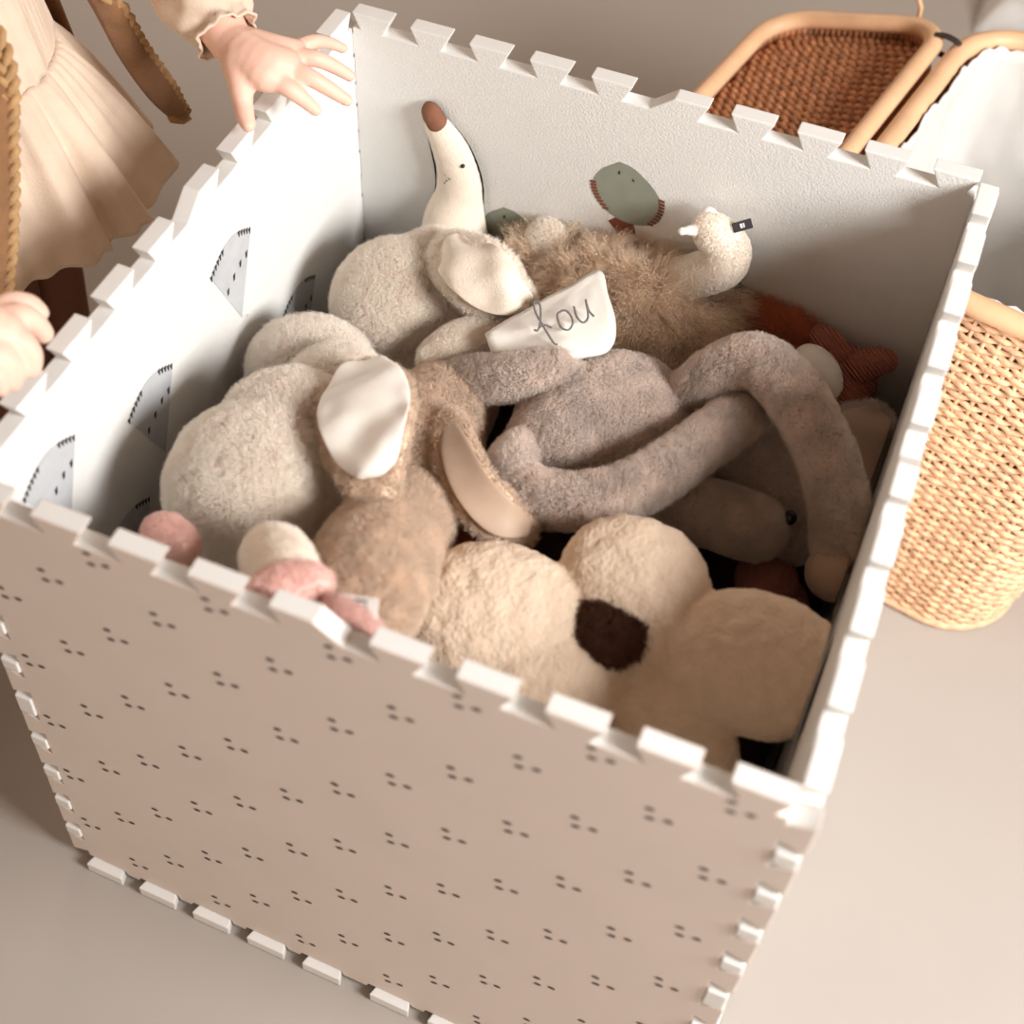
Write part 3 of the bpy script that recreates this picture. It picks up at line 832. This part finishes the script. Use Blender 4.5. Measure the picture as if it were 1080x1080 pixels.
prims += [ell(Z(-.570, .075, .895), (1, 0, 0), .082, .070, .085), ell(Z(-.545, .075, .865), (1, 0, 0), .058, .052, .05)]
prims += [ball(Z(-.486, .075, .868), .0095), ball(Z(-.57, .147, .878), .014), ball(Z(-.57, .003, .878), .014), ell(Z(-.497, .075, .842), (0, 1, 0), .016, .007, .006)]
for sy in (.035, -.035):
    prims += tube_balls([(Z(-.58, .075 + sy, .46), .052), (Z(-.575, .075 + sy * 1.05, .25), .036), (Z(-.58, .075 + sy * 1.1, .13), .032), (Z(-.585, .075 + sy * 1.1, .055), .024)])
    prims += [ell(Z(-.560, .075 + sy * 1.15, .026), (1, 0, 0), .062, .028, .026)]
# left hand, on the rim
def hp(x, y, z): return at(x, y, z)
prims += tube_balls([(wr_l, .0185), (hp(262, 58, .664), .019), (hp(283, 68, .662), .0185), (hp(298, 70, .659), .0165)])
prims += tube_balls([(hp(255, 62, .662), .017), (hp(278, 78, .660), .015), (hp(292, 82, .656), .0125)])
prims += tube_balls([(hp(262, 48, .663), .016), (hp(290, 54, .662), .0145), (hp(310, 55, .657), .0115)])
fing = [[(287, 83, .656, .0090), (304, 93, .654, .0078), (319, 104, .644, .0070), (333, 116, .632, .0056)],
        [(300, 70, .659, .0090), (324, 80, .657, .0080), (346, 93, .646, .0070), (366, 106, .632, .0056)],
        [(309, 60, .658, .0086), (333, 62, .657, .0076), (352, 70, .646, .0066), (369, 80, .634, .0054)],
        [(311, 51, .655, .0076), (330, 44, .655, .0066), (346, 45, .647, .0058), (362, 51, .638, .0048)],
        [(250, 66, .660, .0140), (254, 88, .652, .0112), (256, 108, .640, .0090), (259, 124, .634, .0080), (262, 132, .632, .0064)]]
for f_ in fing: prims += tube_balls([(hp(x, y, z), r) for x, y, z, r in f_])
# right hand, fingers curled over the near end of the rim
prims += tube_balls([(wr_r, .0185), (hp(-18, 348, .668), .020), (hp(0, 352, .664), .0175)])
prims += tube_balls([(hp(-20, 372, .664), .016), (hp(-2, 376, .660), .0135)])
for f_ in ([(2, 336, .664, .0105), (22, 334, .662, .0102), (38, 343, .650, .0090), (46, 352, .640, .0078)],
           [(0, 354, .664, .0110), (20, 360, .660, .0104), (32, 374, .650, .0092), (33, 388, .640, .0078)],
           [(-8, 372, .662, .0105), (6, 380, .658, .0100), (14, 392, .648, .0088), (14, 403, .640, .0074)],
           [(-14, 388, .660, .0095), (-4, 396, .656, .0088), (0, 408, .646, .0076)],
           [(-10, 338, .664, .0125), (10, 322, .658, .0102), (30, 322, .648, .0088), (42, 330, .642, .0072)]):
    prims += tube_balls([(hp(x, y, z), r) for x, y, z, r in f_])
blob('body', prims, M_skin, child, voxel=.0023, smooth=4)
for sy in (.028, -.028):
    eye(Z(-.4955, .075 + sy, .885), .0085, child)
hr = [ell(Z(-.585, .075, .912), (1, 0, 0), .084, .078, .086), ell(Z(-.625, .075, .86), (1, 0, 0), .05, .068, .07)]
blob('hair', hr, M_hair, child, voxel=.004, smooth=5, lump=.004, lscale=60)

def skirt(z0, z1, r0, r1, nf, amp, c0, c1, name, m_, hem=0.0, ex=1.0):
    bm = bmesh.new(); N = 220; K = 34; rings = []
    for k in range(K):
        s = k / (K - 1); rr = []
        for j in range(N):
            a = 2 * math.pi * j / N
            ph = a * nf + 1.2 * math.sin(a * 3 + 1) + .5 * math.sin(a * 7)
            r = r0 + (r1 - r0) * s ** .8 + amp * s ** .7 * (math.sin(ph) + .35 * math.sin(ph * 2.3 + 2)) + .0015 * math.sin(a * 60) * (1 - s)
            c = Vector(c0).lerp(Vector(c1), s)
            z = z0 + (z1 - z0) * s + hem * s * math.cos(a + .8) + .006 * s * math.sin(ph)
            rr.append(bm.verts.new((c.x + r * math.cos(a) * ex, c.y + r * math.sin(a), z)))
        rings.append(rr)
    for a_, b_ in zip(rings, rings[1:]):
        for j in range(N): bm.faces.new((a_[j], a_[(j + 1) % N], b_[(j + 1) % N], b_[j]))
    bmesh.ops.recalc_face_normals(bm, faces=bm.faces)
    o = bmo(name, bm, m_, child)
    o.modifiers.new('s', 'SOLIDIFY').thickness = .003
    return o
dr = bpy.data.objects.new('dress', None); link(dr, child)
sk = skirt(.625, .462, .088, .168, 13, .0105, (-.570, .075, 0), (-.572, .072, 0), 'skirt', M_dress, hem=.032); sk.parent = dr; sk.matrix_parent_inverse = Matrix.Identity(4)
bd_ = skirt(.785, .622, .062, .090, 9, .002, (-.575, .075, 0), (-.570, .075, 0), 'bodice', M_dress); bd_.parent = dr; bd_.matrix_parent_inverse = Matrix.Identity(4)
dr.location = (0, 0, 0); dr.matrix_parent_inverse = Matrix.Translation(child.location).inverted()
def sleeve(pts, cuffdir):
    rows = [tuple(p) + (r,) for p, r in pts]
    S_ = spline(rows, 30); bm = bmesh.new(); rings = []; prev = None
    for i, q in enumerate(S_):
        p = Vector(q[:3]); t_ = (Vector(S_[min(29, i + 1)][:3]) - Vector(S_[max(0, i - 1)][:3])).normalized()
        u = (Vector((0, 0, 1)).cross(t_)).normalized() if prev is None else (prev - t_ * prev.dot(t_)).normalized()
        prev = u; w = t_.cross(u); rr = []
        for j in range(48):
            a = 2 * math.pi * j / 48
            r = q[3] + .0026 * math.sin(a * 6 + i * .25) + .003 * mnoise.noise(Vector((math.cos(a) * 2, math.sin(a) * 2, i * .35)))
            if i >= 27: r += .0015 * math.sin(a * 14)
            rr.append(bm.verts.new(p + (u * math.cos(a) + w * math.sin(a)) * r))
        rings.append(rr)
    for a_, b_ in zip(rings, rings[1:]):
        for j in range(48): bm.faces.new((a_[j], a_[(j + 1) % 48], b_[(j + 1) % 48], b_[j]))
    bmesh.ops.recalc_face_normals(bm, faces=bm.faces)
    o = bmo('sleeve', bm, M_dress, dr); o.matrix_parent_inverse = Matrix.Identity(4)
    o.modifiers.new('s', 'SOLIDIFY').thickness = .002
sleeve([(sh_l + Z(-.01, -.03, .0), .052), (el_l, .046), (el_l.lerp(wr_l, .55), .040), (el_l.lerp(wr_l, .80), .036), (el_l.lerp(wr_l, .90), .026), (el_l.lerp(wr_l, .97), .029)], None)
sleeve([(sh_r + Z(-.01, .03, .0), .052), (el_r, .046), (el_r.lerp(wr_r, .55), .040), (el_r.lerp(wr_r, .80), .034), (el_r.lerp(wr_r, .90), .026), (el_r.lerp(wr_r, .97), .028)], None)

# waistcoat: open fronts with braided trim, over the dress
wc = bpy.data.objects.new('waistcoat', None); link(wc, child); wc.matrix_parent_inverse = Matrix.Translation(child.location).inverted()
def flap(outer, inner, name='front_panel'):
    bm = bmesh.new(); n = 24
    A_ = [Vector(p) for p in spline([tuple(p) for p in outer], n)]; B_ = [Vector(p) for p in spline([tuple(p) for p in inner], n)]
    gr = [[bm.verts.new(a.lerp(b_, k / 6) + Vector((.006 * math.sin(k / 6 * math.pi), 0, 0))) for k in range(7)] for a, b_ in zip(A_, B_)]
    for i in range(n - 1):
        for k in range(6): bm.faces.new((gr[i][k], gr[i + 1][k], gr[i + 1][k + 1], gr[i][k + 1]))
    o = bmo(name, bm, M_suede, wc); o.matrix_parent_inverse = Matrix.Identity(4)
    o.modifiers.new('s', 'SOLIDIFY').thickness = .005
    bm = bmesh.new()
    path = [Vector(p) for p in spline([tuple(p) for p in outer], 70)]
    Bp = B_[-1]; path += [path[-1].lerp(Bp, k / 14) for k in range(1, 15)]
    for ph in range(3):
        pts = []
        for i, p in enumerate(path):
            a = i * .75 + ph * 2.094
            t_ = (path[min(len(path) - 1, i + 1)] - path[max(0, i - 1)]).normalized()
            u = VIEW.cross(t_).normalized()
            pts.append(p + u * (.0062 * math.cos(a)) + VIEW * (.0032 * math.sin(2 * a) + .003))
        tube_into(bm, pts, .0038, 6)
    tr = bmo('braided_trim', bm, M_braid, o); tr.matrix_parent_inverse = Matrix.Identity(4)
flap([Z(-.50, .125, .775), atx(112, -10, -.452), atx(150, 52, -.448), atx(180, 95, -.446), atx(194, 122, -.446)],
     [Z(-.53, .155, .775), atx(92, -8, -.470), atx(125, 55, -.462), atx(155, 98, -.456), atx(180, 120, -.452)])
flap([Z(-.50, .03, .775), atx(4, 60, -.425), atx(10, 150, -.418), atx(10, 240, -.414), atx(4, 322, -.414)],
     [Z(-.53, -.01, .775), atx(-40, 60, -.455), atx(-50, 150, -.445), atx(-60, 240, -.440), atx(-70, 330, -.440)])
bm = bmesh.new(); n = 20; gr = []
for i in range(n):
    a = math.radians(75 + 210 * i / (n - 1)); row = []
    for k in range(9):
        s = k / 8; r = .098 + .05 * s
        row.append(bm.verts.new((-.575 + r * math.cos(a), .075 + r * math.sin(a), .775 - .30 * s)))
    gr.append(row)
for i in range(n - 1):
    for k in range(8): bm.faces.new((gr[i][k], gr[i][k + 1], gr[i + 1][k + 1], gr[i + 1][k]))
o = bmo('back_panel', bm, M_suede, wc); o.matrix_parent_inverse = Matrix.Identity(4)
o.modifiers.new('s', 'SOLIDIFY').thickness = .005
for sy in (.035, -.035):
    o = blob('legging', tube_balls([(Z(-.58, .075 + sy, .44), .058), (Z(-.575, .075 + sy * 1.05, .25), .042), (Z(-.58, .075 + sy * 1.1, .09), .037)]), M_sock, child, voxel=.004, smooth=4)

# ------------------------------------------------------------------ far clutter on the floor
bm = bmesh.new(); n = 40
gr = []
for i in range(n):
    row = []
    for j in range(16):
        x = .06 + .5 * i / (n - 1); y = 1.57 + .34 * j / 15
        e = min(i, n - 1 - i, 3) / 3 * min(j, 15 - j, 3) / 3
        row.append(bm.verts.new((x + .02 * math.sin(j), y, .003 + e * (.06 + .04 * mnoise.noise(Vector((x * 14, y * 14, 2)))))))
    gr.append(row)
for i in range(n - 1):
    for j in range(15): bm.faces.new((gr[i][j], gr[i + 1][j], gr[i + 1][j + 1], gr[i][j + 1]))
bmesh.ops.recalc_face_normals(bm, faces=bm.faces)
o = bmo('cloth', bm, M_pale); o.modifiers.new('s', 'SOLIDIFY').thickness = .003
tag(o, 'pale pink cloth crumpled on the floor far behind the basket', 'cloth')

bm = bmesh.new(); gr = []
for i in range(26):
    row = []
    for j in range(14):
        x = .20 + .42 * i / 25; y = 1.425 + .10 * j / 13 + .02 * math.sin(i * .3)
        e = min(i, 25 - i, 2) / 2 * min(j, 13 - j, 2) / 2
        row.append(bm.verts.new((x, y - .05 * (x - .2), .002 + e * (.050 + .008 * mnoise.noise(Vector((x * 20, y * 20, 5)))))))
    gr.append(row)
for i in range(25):
    for j in range(13): bm.faces.new((gr[i][j], gr[i + 1][j], gr[i + 1][j + 1], gr[i][j + 1]))
bmesh.ops.recalc_face_normals(bm, faces=bm.faces)
o = bmo('towel', bm, M_liner); o.modifiers.new('s', 'SOLIDIFY').thickness = .003
tag(o, 'folded white towel lying on the floor in front of the crumpled pink cloth', 'towel')
